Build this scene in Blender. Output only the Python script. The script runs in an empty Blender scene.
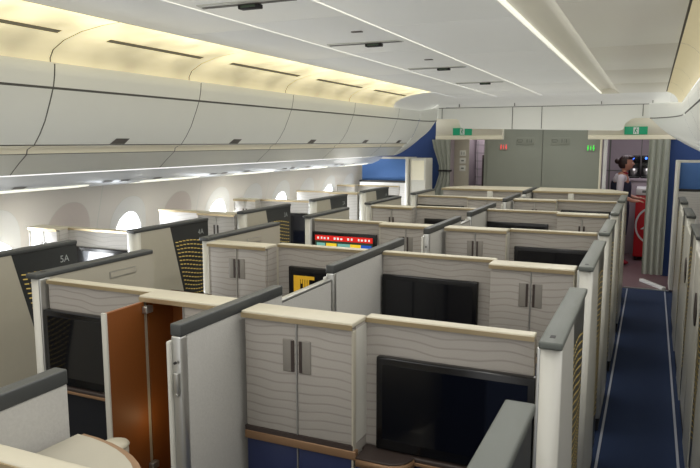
import bpy, bmesh, math, random
from mathutils import Vector, Matrix
random.seed(7)
SC = bpy.context.scene
COL = SC.collection
PI = math.pi
XC = -1.19            # centre line of the cabin
CW = 0.924             # width of one centre suite wall
def row_y(k): return 1.73 + 1.13 * (k - 1)

# ------------------------------------------------------------------ materials
def lin(c):
    return tuple(((v / 12.92) if v <= 0.04045 else ((v + 0.055) / 1.055) ** 2.4) for v in c)
def rgb(r, g, b): return lin((r / 255, g / 255, b / 255)) + (1.0,)
def new_mat(name):
    m = bpy.data.materials.new(name); m.use_nodes = True
    nt = m.node_tree; b = nt.nodes['Principled BSDF']
    return m, nt, b
def mat(name, col, rough=0.5, metal=0.0, emit=None, estr=0.0, noise=0.0, nscale=300.0, bump=0.0, coat=0.0, spec=0.5):
    m, nt, b = new_mat(name)
    b.inputs['Base Color'].default_value = col
    b.inputs['Roughness'].default_value = rough
    b.inputs['Metallic'].default_value = metal
    b.inputs['Specular IOR Level'].default_value = spec
    if coat: b.inputs['Coat Weight'].default_value = coat
    if emit:
        b.inputs['Emission Color'].default_value = emit
        b.inputs['Emission Strength'].default_value = estr
    if noise or bump:
        tc = nt.nodes.new('ShaderNodeTexCoord'); n = nt.nodes.new('ShaderNodeTexNoise')
        n.inputs['Scale'].default_value = nscale; n.inputs['Detail'].default_value = 3
        nt.links.new(tc.outputs['Object'], n.inputs['Vector'])
        if noise:
            mx = nt.nodes.new('ShaderNodeMix'); mx.data_type = 'RGBA'
            mx.inputs[6].default_value = tuple(c * (1 - noise) for c in col[:3]) + (1,)
            mx.inputs[7].default_value = tuple(min(1, c * (1 + noise)) for c in col[:3]) + (1,)
            nt.links.new(n.outputs['Fac'], mx.inputs[0]); nt.links.new(mx.outputs[2], b.inputs['Base Color'])
        if bump:
            bp_ = nt.nodes.new('ShaderNodeBump'); bp_.inputs['Strength'].default_value = bump
            bp_.inputs['Distance'].default_value = 0.002
            nt.links.new(n.outputs['Fac'], bp_.inputs['Height']); nt.links.new(bp_.outputs['Normal'], b.inputs['Normal'])
    return m
def wavy(name, col, line, period=0.030, amp=0.011):
    """woven linen-look laminate with thin wavy horizontal pin lines"""
    m, nt, b = new_mat(name); N = nt.nodes; L = nt.links
    def M(op, a, b_=None, c=None):
        n = N.new('ShaderNodeMath'); n.operation = op
        for i, v in enumerate((a, b_, c)):
            if v is None: continue
            if isinstance(v, (int, float)): n.inputs[i].default_value = v
            else: L.new(v, n.inputs[i])
        return n.outputs[0]
    tc = N.new('ShaderNodeTexCoord'); sp = N.new('ShaderNodeSeparateXYZ'); L.new(tc.outputs['Object'], sp.inputs[0])
    h = M('ADD', sp.outputs[0], M('MULTIPLY', sp.outputs[1], 1.0)); z = sp.outputs[2]
    nz = N.new('ShaderNodeTexNoise'); nz.inputs['Scale'].default_value = 4.0; nz.inputs['Detail'].default_value = 0
    L.new(tc.outputs['Object'], nz.inputs['Vector'])
    w1 = M('MULTIPLY', M('SINE', M('ADD', M('MULTIPLY', h, 19.0), M('MULTIPLY', z, 5.0))), amp)
    w2 = M('MULTIPLY', M('SINE', M('ADD', M('MULTIPLY', h, 47.0), M('MULTIPLY', z, -19.0))), amp * 0.22)
    w3 = M('MULTIPLY', nz.outputs['Fac'], amp * 4.5)
    t = M('DIVIDE', M('ADD', M('ADD', z, w1), M('ADD', w2, w3)), period)
    fr = M('FRACT', M('ADD', t, 100.0))
    d = M('ABSOLUTE', M('SUBTRACT', fr, 0.5))                     # 0 at the line
    mask = M('SUBTRACT', 1.0, M('SMOOTHSTEP' if False else 'MULTIPLY', d, 7.0)); 
    mask.node.use_clamp = True
    n2 = N.new('ShaderNodeTexNoise'); n2.inputs['Scale'].default_value = 420; n2.inputs['Detail'].default_value = 2
    L.new(tc.outputs['Object'], n2.inputs['Vector'])
    mx = N.new('ShaderNodeMix'); mx.data_type = 'RGBA'
    mx.inputs[6].default_value = tuple(c * 0.82 for c in col[:3]) + (1,); mx.inputs[7].default_value = tuple(min(1, c * 1.18) for c in col[:3]) + (1,)
    L.new(n2.outputs['Fac'], mx.inputs[0])
    m2 = N.new('ShaderNodeMix'); m2.data_type = 'RGBA'; L.new(mx.outputs[2], m2.inputs[6]); m2.inputs[7].default_value = line
    L.new(M('MULTIPLY', mask, 0.42), m2.inputs[0]); L.new(m2.outputs[2], b.inputs['Base Color'])
    b.inputs['Roughness'].default_value = 0.6
    bp_ = N.new('ShaderNodeBump'); bp_.inputs['Strength'].default_value = 0.25; bp_.inputs['Distance'].default_value = 0.001
    L.new(M('SUBTRACT', n2.outputs['Fac'], mask), bp_.inputs['Height']); L.new(bp_.outputs['Normal'], b.inputs['Normal'])
    return m
def carpet(name):
    m, nt, b = new_mat(name); N = nt.nodes; L = nt.links
    tc = N.new('ShaderNodeTexCoord'); n = N.new('ShaderNodeTexNoise'); n.inputs['Scale'].default_value = 260; n.inputs['Detail'].default_value = 4
    L.new(tc.outputs['Object'], n.inputs['Vector'])
    r = N.new('ShaderNodeValToRGB'); r.color_ramp.elements[0].color = rgb(14, 26, 52); r.color_ramp.elements[1].color = rgb(36, 60, 104)
    r.color_ramp.elements[0].position = .3; r.color_ramp.elements[1].position = .75
    L.new(n.outputs['Fac'], r.inputs[0]); L.new(r.outputs[0], b.inputs['Base Color']); b.inputs['Roughness'].default_value = 0.95
    bp_ = N.new('ShaderNodeBump'); bp_.inputs['Strength'].default_value = 0.5; bp_.inputs['Distance'].default_value = 0.004
    L.new(n.outputs['Fac'], bp_.inputs['Height']); L.new(bp_.outputs['Normal'], b.inputs['Normal'])
    return m
M = dict(
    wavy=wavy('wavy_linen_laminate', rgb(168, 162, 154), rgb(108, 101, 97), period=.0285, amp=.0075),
    wavy_lit=wavy('sunlit_wavy_laminate', rgb(196, 193, 188), rgb(150, 146, 142), period=.0285, amp=.0075),  # lit copy of the laminate, window daylight painted into the colour
    cap=mat('cream_cap', rgb(200, 193, 172), 0.4, noise=.03, nscale=40),
    gold=mat('champagne_metal_edge', rgb(186, 168, 134), 0.3, 0.7, noise=.05, nscale=60),
    cream=mat('cream_shell', rgb(206, 204, 194), 0.36, coat=.15, noise=.02, nscale=20),
    taupe=mat('warm_grey_shell', rgb(178, 172, 155), 0.45, noise=.03, nscale=30),
    rail=mat('charcoal_rail', rgb(68, 70, 69), 0.42, noise=.06, nscale=500, bump=.2),
    railg=mat('sage_grey_rail', rgb(94, 98, 92), 0.45, noise=.05, nscale=500, bump=.2),
    fabric=mat('grey_felt_panel', rgb(186, 184, 178), 0.9, noise=.10, nscale=160, bump=.4),
    metal=mat('brushed_metal', rgb(190, 190, 186), 0.32, 0.85, noise=.04, nscale=200),
    dark=mat('dark_gap', rgb(30, 28, 28), 0.6, noise=.05, nscale=50),
    brown=mat('dark_brown_ledge', rgb(62, 52, 48), 0.45, noise=.05, nscale=60),
    bronze=mat('bronze_trim', rgb(146, 114, 84), 0.45, 0.3, noise=.05, nscale=60),
    navy=mat('navy_leather', rgb(36, 46, 84), 0.42, noise=.06, nscale=250, bump=.2),
    black=mat('black_gloss_frame', rgb(12, 12, 14), 0.22, noise=.05, nscale=80),
    screen=mat('dark_glass_screen', rgb(10, 12, 18), 0.07, noise=.1, nscale=3, coat=.35),
    footwell=mat('black_footwell', rgb(10, 12, 18), 0.7, noise=.1, nscale=90),
    orange=mat('orange_lining', rgb(132, 74, 26), 0.55, noise=.06, nscale=120),
    darkpan=mat('graphite_pattern_panel', rgb(44, 46, 46), 0.35, noise=.06, nscale=90),
    goldpat=mat('gold_pattern', rgb(214, 186, 104), 0.4, 0.2, emit=rgb(225, 195, 100), estr=.15, noise=.05, nscale=90),
    text=mat('silver_lettering', rgb(176, 182, 180), 0.5, estr=0, noise=.02, nscale=50),
    binw=mat('bin_white', rgb(216, 217, 209), 0.42, emit=rgb(230, 231, 222), estr=.13, noise=.015, nscale=8),  # slight self-glow stands in for light reaching the bins
    bincream=mat('bin_cream_strip', rgb(218, 212, 190), 0.45, emit=rgb(230, 222, 196), estr=.12, noise=.03, nscale=14),  # strip is no lamp, emission brightens it like the bins
    binlow=mat('bin_underside', rgb(196, 196, 186), 0.34, emit=rgb(225, 224, 212), estr=.07, noise=.02, nscale=10),  # faint emission in place of bounced light under the bins
    headback=mat('header_recess', rgb(222, 217, 198), 0.5, emit=rgb(232, 226, 205), estr=.13, noise=.03, nscale=10),  # emission added to lift the dim recess, not a lamp
    slot=mat('air_slot_grey', rgb(150, 142, 116), 0.6, emit=rgb(150, 142, 116), estr=.15, noise=.04, nscale=90),  # glow added so the shaded underside reads lighter
    plate=mat('handle_plate_grey', rgb(134, 129, 121), 0.5, noise=.04, nscale=90),
    seam=mat('bin_seam_grey', rgb(112, 110, 104), 0.6, noise=.04, nscale=90),
    latch=mat('grey_latch', rgb(104, 100, 94), 0.5, noise=.04, nscale=90),
    ceil=mat('ceiling_white', rgb(224, 224, 218), 0.4, emit=rgb(235, 236, 230), estr=.20, noise=.012, nscale=6),  # panels are no lamps, emission replaces light from below
    ceilr=mat('ceiling_satin', rgb(214, 211, 198), 0.3, emit=rgb(232, 226, 206), estr=.13, noise=.012, nscale=5),  # added self-glow brightens the ceiling panels here too
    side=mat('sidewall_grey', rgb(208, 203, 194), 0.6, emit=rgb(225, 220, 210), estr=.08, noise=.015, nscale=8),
    shade=mat('window_shade', rgb(206, 196, 188), 0.7, noise=.02, nscale=12),
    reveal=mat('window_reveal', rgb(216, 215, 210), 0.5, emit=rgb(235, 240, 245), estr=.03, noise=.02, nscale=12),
    carpet=carpet('navy_carpet'),
    stripe=mat('pale_floor_strip', rgb(160, 165, 178), 0.5, noise=.06, nscale=90),
    vinyl=mat('galley_vinyl', rgb(112, 88, 92), 0.45, noise=.08, nscale=60),
    bulk=mat('sage_bulkhead', rgb(150, 154, 142), 0.5, noise=.02, nscale=6),
    blue=mat('blue_panel', rgb(74, 116, 178), 0.6, noise=.04, nscale=200),
    navyw=mat('deep_blue_wall', rgb(34, 62, 116), 0.7, noise=.05, nscale=60),
    curtain=mat('sage_curtain', rgb(164, 167, 156), 0.85, noise=.05, nscale=80, bump=.2),
    mauve=mat('galley_mauve', rgb(168, 156, 162), 0.55, noise=.04, nscale=9),
    red=mat('red_cart_panel', rgb(196, 24, 36), 0.4, noise=.04, nscale=60),
    white=mat('white_enamel', rgb(228, 228, 226), 0.4, noise=.02, nscale=40),
    green=mat('green_exit', rgb(10, 120, 84), 0.4, emit=rgb(10, 130, 90), estr=.45, noise=.02, nscale=40),
    ledg=mat('green_lamp', rgb(60, 230, 70), 0.4, emit=rgb(60, 235, 70), estr=1.0, noise=.02, nscale=40),
    ledr=mat('red_lamp', rgb(240, 80, 80), 0.4, emit=rgb(245, 80, 80), estr=.9, noise=.02, nscale=40),
    ledb=mat('blue_lamp', rgb(60, 110, 255), 0.4, emit=rgb(60, 110, 255), estr=4, noise=.02, nscale=40),
    iconm=mat('grey_icon', rgb(112, 116, 108), 0.5, noise=.02, nscale=40),
    skin=mat('skin_tone', rgb(196, 142, 120), 0.55, noise=.04, nscale=40),
    hair=mat('dark_brown_hair', rgb(48, 26, 24), 0.5, noise=.2, nscale=120),
    uniform=mat('charcoal_navy_cloth', rgb(46, 48, 68), 0.8, noise=.06, nscale=150),
    blouse=mat('pale_blouse_cloth', rgb(214, 206, 214), 0.8, noise=.04, nscale=120),
    redcloth=mat('dark_red_cloth', rgb(150, 30, 44), 0.6, noise=.05, nscale=90),
    cush=mat('seat_cream_fabric', rgb(176, 166, 148), 0.8, noise=.06, nscale=160, bump=.3),
    warmglow=None, glow=None,
)
def light_panel_mat():
    """luminous warm cove panel: brightness falls away from the hidden tube at its inner edge"""
    m, nt, b = new_mat('warm_cove_panel'); N = nt.nodes; L = nt.links
    b.inputs['Base Color'].default_value = rgb(230, 222, 198); b.inputs['Roughness'].default_value = .5
    tc = N.new('ShaderNodeTexCoord'); sp = N.new('ShaderNodeSeparateXYZ'); L.new(tc.outputs['Object'], sp.inputs[0])
    mp = N.new('ShaderNodeMapRange'); L.new(sp.outputs[0], mp.inputs[0])
    mp.inputs[1].default_value = 0.0; mp.inputs[2].default_value = -0.47; mp.inputs[3].default_value = 1.7; mp.inputs[4].default_value = .42
    n = N.new('ShaderNodeTexNoise'); n.inputs['Scale'].default_value = 3.0; L.new(tc.outputs['Object'], n.inputs['Vector'])
    mu = N.new('ShaderNodeMath'); mu.operation = 'MULTIPLY'; L.new(mp.outputs[0], mu.inputs[0]); L.new(n.outputs['Fac'], mu.inputs[1])
    m3 = N.new('ShaderNodeMath'); m3.operation = 'MULTIPLY'; m3.inputs[1].default_value = 1.6; L.new(mu.outputs[0], m3.inputs[0])
    b.inputs['Emission Color'].default_value = rgb(255, 240, 188); L.new(m3.outputs[0], b.inputs['Emission Strength'])
    return m
M['warmglow'] = light_panel_mat(); M['warmdim'] = mat('dim_cove_panel', rgb(214, 204, 172), .5, emit=rgb(255, 236, 180), estr=.22, noise=.06, nscale=4)
M['glow'] = mat('white_light_line', rgb(250, 250, 240), .5, emit=rgb(255, 252, 235), estr=.75, noise=.01, nscale=9)
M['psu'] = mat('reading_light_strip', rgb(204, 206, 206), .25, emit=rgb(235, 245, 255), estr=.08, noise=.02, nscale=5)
M['daylight'] = mat('bright_daylight_pane', rgb(250, 252, 255), .2, emit=rgb(240, 246, 255), estr=5.0, noise=.01, nscale=5)
def screen_mat(name, col, s):
    return mat(name, col, .3, emit=col, estr=s, noise=.05, nscale=40)
M['sred'] = screen_mat('screen_red', rgb(200, 34, 28), .7); M['syel'] = screen_mat('screen_yellow', rgb(235, 200, 50), .6)
M['sgold'] = screen_mat('screen_gold', rgb(190, 148, 40), .45); M['steal'] = screen_mat('screen_teal', rgb(120, 180, 170), .5); M['sblue'] = screen_mat('screen_blue', rgb(40, 90, 190), .5)
M['swhite'] = screen_mat('screen_white', rgb(235, 235, 230), .6); M['sdark'] = screen_mat('screen_dark_green', rgb(52, 66, 50), .3)

# ------------------------------------------------------------------ mesh helpers
class MB:
    """collects shapes with material slots and links them as ONE mesh object"""
    def __init__(s): s.v = []; s.f = []; s.mi = []; s.mats = []; s.sm = []
    def slot(s, m):
        if m not in s.mats: s.mats.append(m)
        return s.mats.index(m)
    def face(s, pts, m, smooth=False):
        b = len(s.v); s.v += [tuple(p) for p in pts]; s.f.append(tuple(range(b, b + len(pts)))); s.mi.append(s.slot(m)); s.sm.append(smooth)
    def add(s, vs, fs, m, smooth=False):
        b = len(s.v); s.v += [tuple(p) for p in vs]; k = s.slot(m)
        for f in fs: s.f.append(tuple(b + i for i in f)); s.mi.append(k); s.sm.append(smooth)
    def box(s, x0, x1, y0, y1, z0, z1, m, bev=0.0):
        if x0 > x1: x0, x1 = x1, x0
        if y0 > y1: y0, y1 = y1, y0
        if z0 > z1: z0, z1 = z1, z0
        bm = bmesh.new(); bmesh.ops.create_cube(bm, size=1)
        for v in bm.verts: v.co = Vector(((x0 + x1) / 2 + v.co.x * (x1 - x0), (y0 + y1) / 2 + v.co.y * (y1 - y0), (z0 + z1) / 2 + v.co.z * (z1 - z0)))
        if bev: bmesh.ops.bevel(bm, geom=list(bm.edges), offset=min(bev, .45 * min(x1 - x0, y1 - y0, z1 - z0)), segments=2, affect='EDGES', profile=.6)
        s.bm(bm, m, bool(bev))
        return s
    def bm(s, bm, m, smooth=False):
        bm.verts.index_update(); s.add([v.co[:] for v in bm.verts], [[v.index for v in f.verts] for f in bm.faces], m, smooth); bm.free()
    def prism(s, poly, a, b, axis, m, smooth=False, caps=True):
        """closed polygon poly (list of 2-tuples) extruded from a to b along axis"""
        def P(p, t):
            return {'x': (t, p[0], p[1]), 'y': (p[0], t, p[1]), 'z': (p[0], p[1], t)}[axis]
        n = len(poly); vs = [P(p, a) for p in poly] + [P(p, b) for p in poly]
        fs = [(i, (i + 1) % n, n + (i + 1) % n, n + i) for i in range(n)]
        s.add(vs, fs, m, smooth)
        if caps: s.face([P(p, a) for p in poly], m); s.face([P(p, b) for p in reversed(poly)], m)
        return s
    def strip(s, pts, a, b, m, thick=0.0, smooth=True):
        """open profile in XZ extruded along y from a to b"""
        n = len(pts); vs = [(p[0], a, p[1]) for p in pts] + [(p[0], b, p[1]) for p in pts]
        s.add(vs, [(i, i + 1, n + i + 1, n + i) for i in range(n - 1)], m, smooth); return s
    def cyl(s, p0, p1, r0, r1, m, seg=16, smooth=True):
        p0 = Vector(p0); p1 = Vector(p1); d = (p1 - p0).normalized()
        a = d.orthogonal().normalized(); b = d.cross(a)
        ring = lambda c, r: [(c + (a * math.cos(2 * PI * i / seg) + b * math.sin(2 * PI * i / seg)) * r)[:] for i in range(seg)]
        s.add(ring(p0, r0) + ring(p1, r1), [(i, (i + 1) % seg, seg + (i + 1) % seg, seg + i) for i in range(seg)], m, smooth)
        s.face(ring(p0, r0)[::-1], m); s.face(ring(p1, r1), m); return s
    def ball(s, c, r, m, seg=16, rings=10):
        bm = bmesh.new(); bmesh.ops.create_uvsphere(bm, u_segments=seg, v_segments=rings, radius=1)
        for v in bm.verts: v.co = Vector((c[0] + v.co.x * r[0], c[1] + v.co.y * r[1], c[2] + v.co.z * r[2]))
        s.bm(bm, m, True); return s
    def mesh(s, name):
        me = bpy.data.meshes.new(name); me.from_pydata(s.v, [], s.f)
        for m in s.mats: me.materials.append(m)
        me.polygons.foreach_set('material_index', s.mi); me.polygons.foreach_set('use_smooth', s.sm)
        bm = bmesh.new(); bm.from_mesh(me); bmesh.ops.remove_doubles(bm, verts=bm.verts, dist=1e-5)
        bmesh.ops.recalc_face_normals(bm, faces=bm.faces); bm.to_mesh(me); bm.free(); me.update()
        return me
    def build(s, name, parent=None, loc=(0, 0, 0)):
        o = bpy.data.objects.new(name, s.mesh(name)); COL.objects.link(o); o.location = loc
        if parent: o.parent = parent
        return o
def tag(o, label=None, cat=None, group=None, kind=None):
    if label: o['label'] = label
    if cat: o['category'] = cat
    if group: o['group'] = group
    if kind: o['kind'] = kind
    return o
def thing(name, loc, label=None, cat=None, group=None):
    o = bpy.data.objects.new(name, None); COL.objects.link(o); o.location = loc; o.empty_display_size = .1
    return tag(o, label, cat, group)
def struct(o): o['kind'] = 'structure'; return o
def text_into(mb, body, size, place, m, depth=.001):
    """flat lettering added to mb; place maps (x, y) of the text plane to 3-D"""
    cu = bpy.data.curves.new('lettering', 'FONT'); cu.body = body; cu.size = size; cu.align_x = 'CENTER'; cu.align_y = 'CENTER'
    to = bpy.data.objects.new('lettering', cu); COL.objects.link(to)
    dg = bpy.context.evaluated_depsgraph_get(); me = bpy.data.meshes.new_from_object(to.evaluated_get(dg))
    mb.add([place(v.co.x, v.co.y) for v in me.vertices], [list(p.vertices) for p in me.polygons], m)
    bpy.data.objects.remove(to); bpy.data.curves.remove(cu); bpy.data.meshes.remove(me)
ORD = {0: 'sixth-from-front', 1: 'nearest', 2: 'second', 3: 'third', 4: 'fourth', 5: 'fifth', 6: 'sixth'}

# ------------------------------------------------------------------ suite walls
CH = 1.165            # height of a wall under its cap
def wardrobe(x0, sx, u0, u1, y, label, lab_group, fab='wavy', open_left=False, detail=True):
    """closet unit: carcass, cap, two wavy doors with recessed pulls, bronze band, two navy lower doors"""
    r = thing('wardrobe', (x0, y, 0), label, 'wardrobe', lab_group)
    X = lambda u: sx * u
    w = u1 - u0; mid = (u0 + u1) / 2
    c = MB()
    if not open_left:
        c.box(X(u0), X(u1), .018, .105, .05, CH, M[fab])
    else:                                                          # hollow on the side whose door stands open
        uo0, uo1 = mid, u1
        c.box(X(u0), X(mid), .018, .105, .05, CH, M[fab])
        c.box(X(u1 - .012), X(u1), .018, .16, .05, CH, M['orange']); c.box(X(mid), X(mid + .012), .105, .16, .05, CH, M['orange'])
        c.box(X(mid), X(u1), .15, .16, .05, CH, M['orange']); c.box(X(mid + .01), X(mid + .075), .135, .15, .93, 1.06, M['brown'], .003); c.box(X(mid), X(u1), .018, .16, .05, .07, M['orange'])
        c.box(X(mid), X(u1), .018, .16, CH - .012, CH, M['orange'])
    c.build('carcass', r)
    k = MB(); k.box(X(u0 - .004), X(u1 + .001), -.010, .100, CH, CH + .015, M['cap'], .004)
    k.box(X(u0 - .003), X(u1 + .001), -.013, -.009, CH - .006, CH + .009, M['gold'])
    k.box(X(u0 + .06), X(u0 + .10), -.0145, -.0125, CH + .0, CH + .006, M['gold'])
    k.build('cap', r)
    for i, (a, b) in enumerate(((u0 + .004, mid - .002), (mid + .002, u1 - .004))):
        opened = open_left and i == 1
        d = MB(); e = a if i == 0 else b
        hx = (mid - .030) if i == 0 else (mid + .030)
        if opened:
            d.box(X(u1 - .004), X(u1 - .018), -(b - a) - .01, -.01, .05, CH - .008, M['orange'])
            d.box(X(u1 - .002), X(u1 - .004), -(b - a) - .01, -.01, .05, CH - .008, M[fab])
            d.box(X(u1 - .001), X(u1 - .020), -(b - a) - .016, -(b - a) - .009, .05, CH - .006, M['cream'])
            do = d.build('door', r)
            [MB().box(X(u1 - .02), X(u1 - .04), -.022, .012, hz_, hz_ + .025, M['metal'], .003).build('hinge', do) for hz_ in (1.12, .55)]
            continue
        d.box(X(a), X(b), 0, .016, .80, CH - .008, M[fab], .002); do = d.build('door', r)
        h = MB()
        if detail:
            h.box(X(hx - .019), X(hx + .019), -.003, .004, 1.0, 1.105, M['plate'], .004)
            g = mid - .014 if i == 0 else mid + .014
            h.box(X(g - .005), X(g + .005), -.0045, .002, 1.003, 1.102, M['brown'])
        else:
            g = mid - .016 if i == 0 else mid + .016; h.box(X(g - .006), X(g + .006), -.003, .004, 1.0, 1.09, M['brown'])
        h.build('handle', do)
        l = MB(); l.box(X(a), X(b), 0, .016, .06, .755, M['navy'], .002); l.build('lower_door', r)
    s = MB(); s.box(X(u1 - .001), X(u1 + .0005), .02, .104, .80, CH - .008, M['cream' if sx > 0 else fab]); s.box(X(mid - .0018), X(mid + .0018), -.004, .018, .05, CH - .01, M['metal']); s.box(X(u1 - .005), X(u1 + .001), -.004, .02, .05, CH - .01, M['taupe'], .002); s.build('metal_seam', r)  # light on the right-hand return painted in as cream
    b = MB()
    if open_left: b.box(X(u0), X(mid), -.006, .016, .78, .80, M['brown']); b.box(X(u0), X(mid), -.008, .016, .755, .78, M['bronze'])
    else: b.box(X(u0), X(u1), -.006, .016, .785, .80, M['brown']); b.box(X(u0), X(u1 + .01), -.009, .016, .758, .785, M['bronze'], .003)
    b.build('band', r)
    return r
def partition(x0, sx, u0, u1, y, v, label, group, fab='wavy', dark_low=False, ledge=True):
    """thin suite wall with cap, ledge under the monitor, navy lower panel"""
    r = thing('suite_partition', (x0, y, 0), label, 'partition', group)
    X = lambda u: sx * u
    p = MB(); p.box(X(u0), X(u1), v, v + .03, .745, CH, M[fab]); p.build('wall_panel', r)
    c = MB(); c.box(X(u0), X(u1), v - .008, v + .036, CH, CH + .013, M['cap'], .004); c.box(X(u0), X(u1), v - .011, v - .007, CH - .004, CH + .009, M['gold']); c.build('cap', r)
    l = MB(); l.box(X(u0), X(u1), v, v + .03, .05, .745, M['footwell'] if dark_low else M['navy']); l.build('lower_panel', r)
    if ledge:
        g = MB(); g.box(X(u0), X(u1), v - .035, v, .752, .766, M['brown'], .004); g.box(X(u0), X(u1), v - .038, v - .033, .742, .753, M['bronze'], .002); g.build('ledge', r)
    return r
def monitor(x0, sx, u0, u1, y, v, label, group, content=None, z0=.770, z1=1.062):
    r = thing('seat_monitor', (x0, y, 0), label, 'monitor', group)
    X = lambda u: sx * u
    f = MB(); t = .022
    f.box(X(u0), X(u1), v - .028, v - .001, z0, z1, M['black'], .005); f.build('frame', r)
    f = MB(); f.box(X(u0 + t), X(u1 - t), v - .0305, v - .027, z0 + t * 1.5, z1 - t, M['screen'])
    yy = v - .0312
    if content == 'map':
        f.box(X(u0 + t), X(u1 - t), yy, yy + .001, z1 - t - .036, z1 - t, M['sred'])
        rr = random.Random(3)
        a, b = u0 + t, u1 - t
        for q in range(16):
            uu = a + .02 + (b - a - .05) * q / 15; ww = .010 + .006 * rr.random()
            if q in (4, 7, 11): continue
            f.box(X(uu), X(uu + ww), yy - .0008, yy, z1 - t - .026, z1 - t - .014 + .004 * rr.random(), M['swhite'])
        f.box(X(a), X(b), yy, yy + .001, z1 - t - .08, z1 - t - .036, M['sdark'])
        for c0, c1, m in ((.03, .18, 'steal'), (.20, .38, 'syel'), (.40, .62, 'steal'), (.62, .80, 'syel'), (.8, .98, 'sblue')):
            f.box(X(b - (b - a) * c1) if sx < 0 else X(a + (b - a) * c0), X(b - (b - a) * c0) if sx < 0 else X(a + (b - a) * c1), yy - .0008, yy, z1 - t - .075, z1 - t - .052, M[m])
    elif content == 'gold':  # gold bars at the outer end of the screen
        rr = random.Random(5); b = u1 - t
        for q in range(7):
            hgt = .03 + .10 * rr.random()
            f.box(X(b - .012 - q * .013), X(b - .022 - q * .013), yy - .0008, yy, z1 - t - .03 - hgt, z1 - t - .02 - .01 * rr.random(), M['sgold'])
        f.box(X(b - .01), X(b - .13), yy - .0006, yy, z1 - t - .04, z1 - t - .022, M['sgold'])
        f.box(X(b - .01), X(b - .04), yy - .0006, yy, z1 - t - .20, z1 - t - .03, M['sgold'])
    f.build('screen', r)
    return r

WALLG = 'suite walls across the cabin'
side_words = {1: 'right of the centre divider', -1: 'left of the centre divider'}
for k in range(0, 6):
    y = row_y(k)
    for s in (1, -1):
        if k == 0 and s == -1: continue
        odd = k % 2 == 1
        sw = side_words[s]
        if odd: cu0, cu1, mu0, mu1 = .04, (.42 if s > 0 else .40), (.42 if s > 0 else .40), CW
        else: cu0, cu1, mu0, mu1 = .57, CW, .02, .57
        if k > 0:
            wl = {(1, 1): 'large wardrobe in front with two closed wavy doors and navy lower doors', (1, -1): 'wardrobe with one door swung open showing orange lining'}.get((k, s),
                 'closed two-door wavy laminate wardrobe %s, %s row of suites' % (sw, ORD[k]))
            ol = (k == 1 and s == -1)
            wr = wardrobe(XC, s, cu0, cu1, y + (.03 if ol else 0), wl, WALLG if False else 'wardrobes in the centre suites', open_left=ol, detail=k < 4)
        pv = .10 if odd else .125
        partition(XC, s, mu0, mu1, y, pv, '%s wavy laminate partition with champagne cap %s' % ('row %s' % ORD[k] if False else ORD[k] + ' row', sw) if k else 'cream capped low partition end at the bottom left corner', 'centre suite partitions', dark_low=(s == -1 and odd))
        if k > 0:
            m0, m1 = (((.463, .936) if (k == 1 and s == 1) else (.455, .930)) if odd else (.025, .495))
            cont = {(3, -1): 'map', (2, -1): 'gold'}.get((k, s))
            lab = {(1, 1): 'largest black glass monitor, on the nearest wall right of the divider', (1, -1): 'black monitor beside the open orange wardrobe door',
                   (2, 1): 'black monitor behind the largest wardrobe, second row, right of divider', (2, -1): 'half hidden monitor with bright yellow shapes on its screen',
                   (3, -1): 'monitor showing a red banner above coloured tiles'}.get((k, s), 'dark monitor on the %s row partition %s' % (ORD[k], sw))
            monitor(XC, s, m0, m1, y, pv, lab, 'seat monitors', cont, z1=1.062 + (.028 if (k, s) == (3, -1) else .006 * (k - 1)))
# the curved navy counter beneath the closest monitor
ct = thing('side_counter', (XC + .43, row_y(1) + .004, 0), 'navy rounded counter with bronze edge under the largest monitor', 'counter')
arc = [(0, -.010)] + [(.09 + .07 * math.sin(a), -.010 + (.07 - .07 * math.cos(a))) for a in [i * PI / 2 / 8 for i in range(9)]] + [(0, .085)]
b = MB(); b.prism(arc, .05, .740, 'z', M['navy'], True); b.build('body', ct)
b = MB(); b.prism([(p[0] * 1.02, p[1] * 1.02 - .002) for p in arc], .740, .762, 'z', M['bronze'], True); b.build('bronze_edge', ct)
b = MB(); b.prism(arc, .762, .768, 'z', M['brown'], True); b.build('top', ct)

# last row: low wide-topped front console
for s in (1, -1):
    r = thing('front_console', (XC, row_y(6), 0), 'cream topped last row console nearest the bulkhead, %s' % side_words[s], 'console', 'front row consoles')
    p = MB(); p.box(s * .035, s * .97, 0, .03, .0, CH, M['wavy']); p.box(s * .94, s * .97, .03, .42, .05, CH, M['cream']); p.box(s * .035, s * .97, .40, .42, .05, CH, M['taupe']); p.build('wall_panel', r)
    p = MB()
    poly = [(s * .03, -.012), (s * .985, -.012), (s * .985, .18), (s * .80, .50), (s * .03, .56)]
    p.prism(poly, CH, CH + .018, 'z', M['cap']); p.box(s * .03, s * .985, -.016, -.010, CH - .004, CH + .014, M['gold']); p.build('top', r)
    p = MB(); p.box(s * .40, s * .46, -.02, 0, .05, CH - .002, M['cream'], .006); p.build('post', r)

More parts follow.
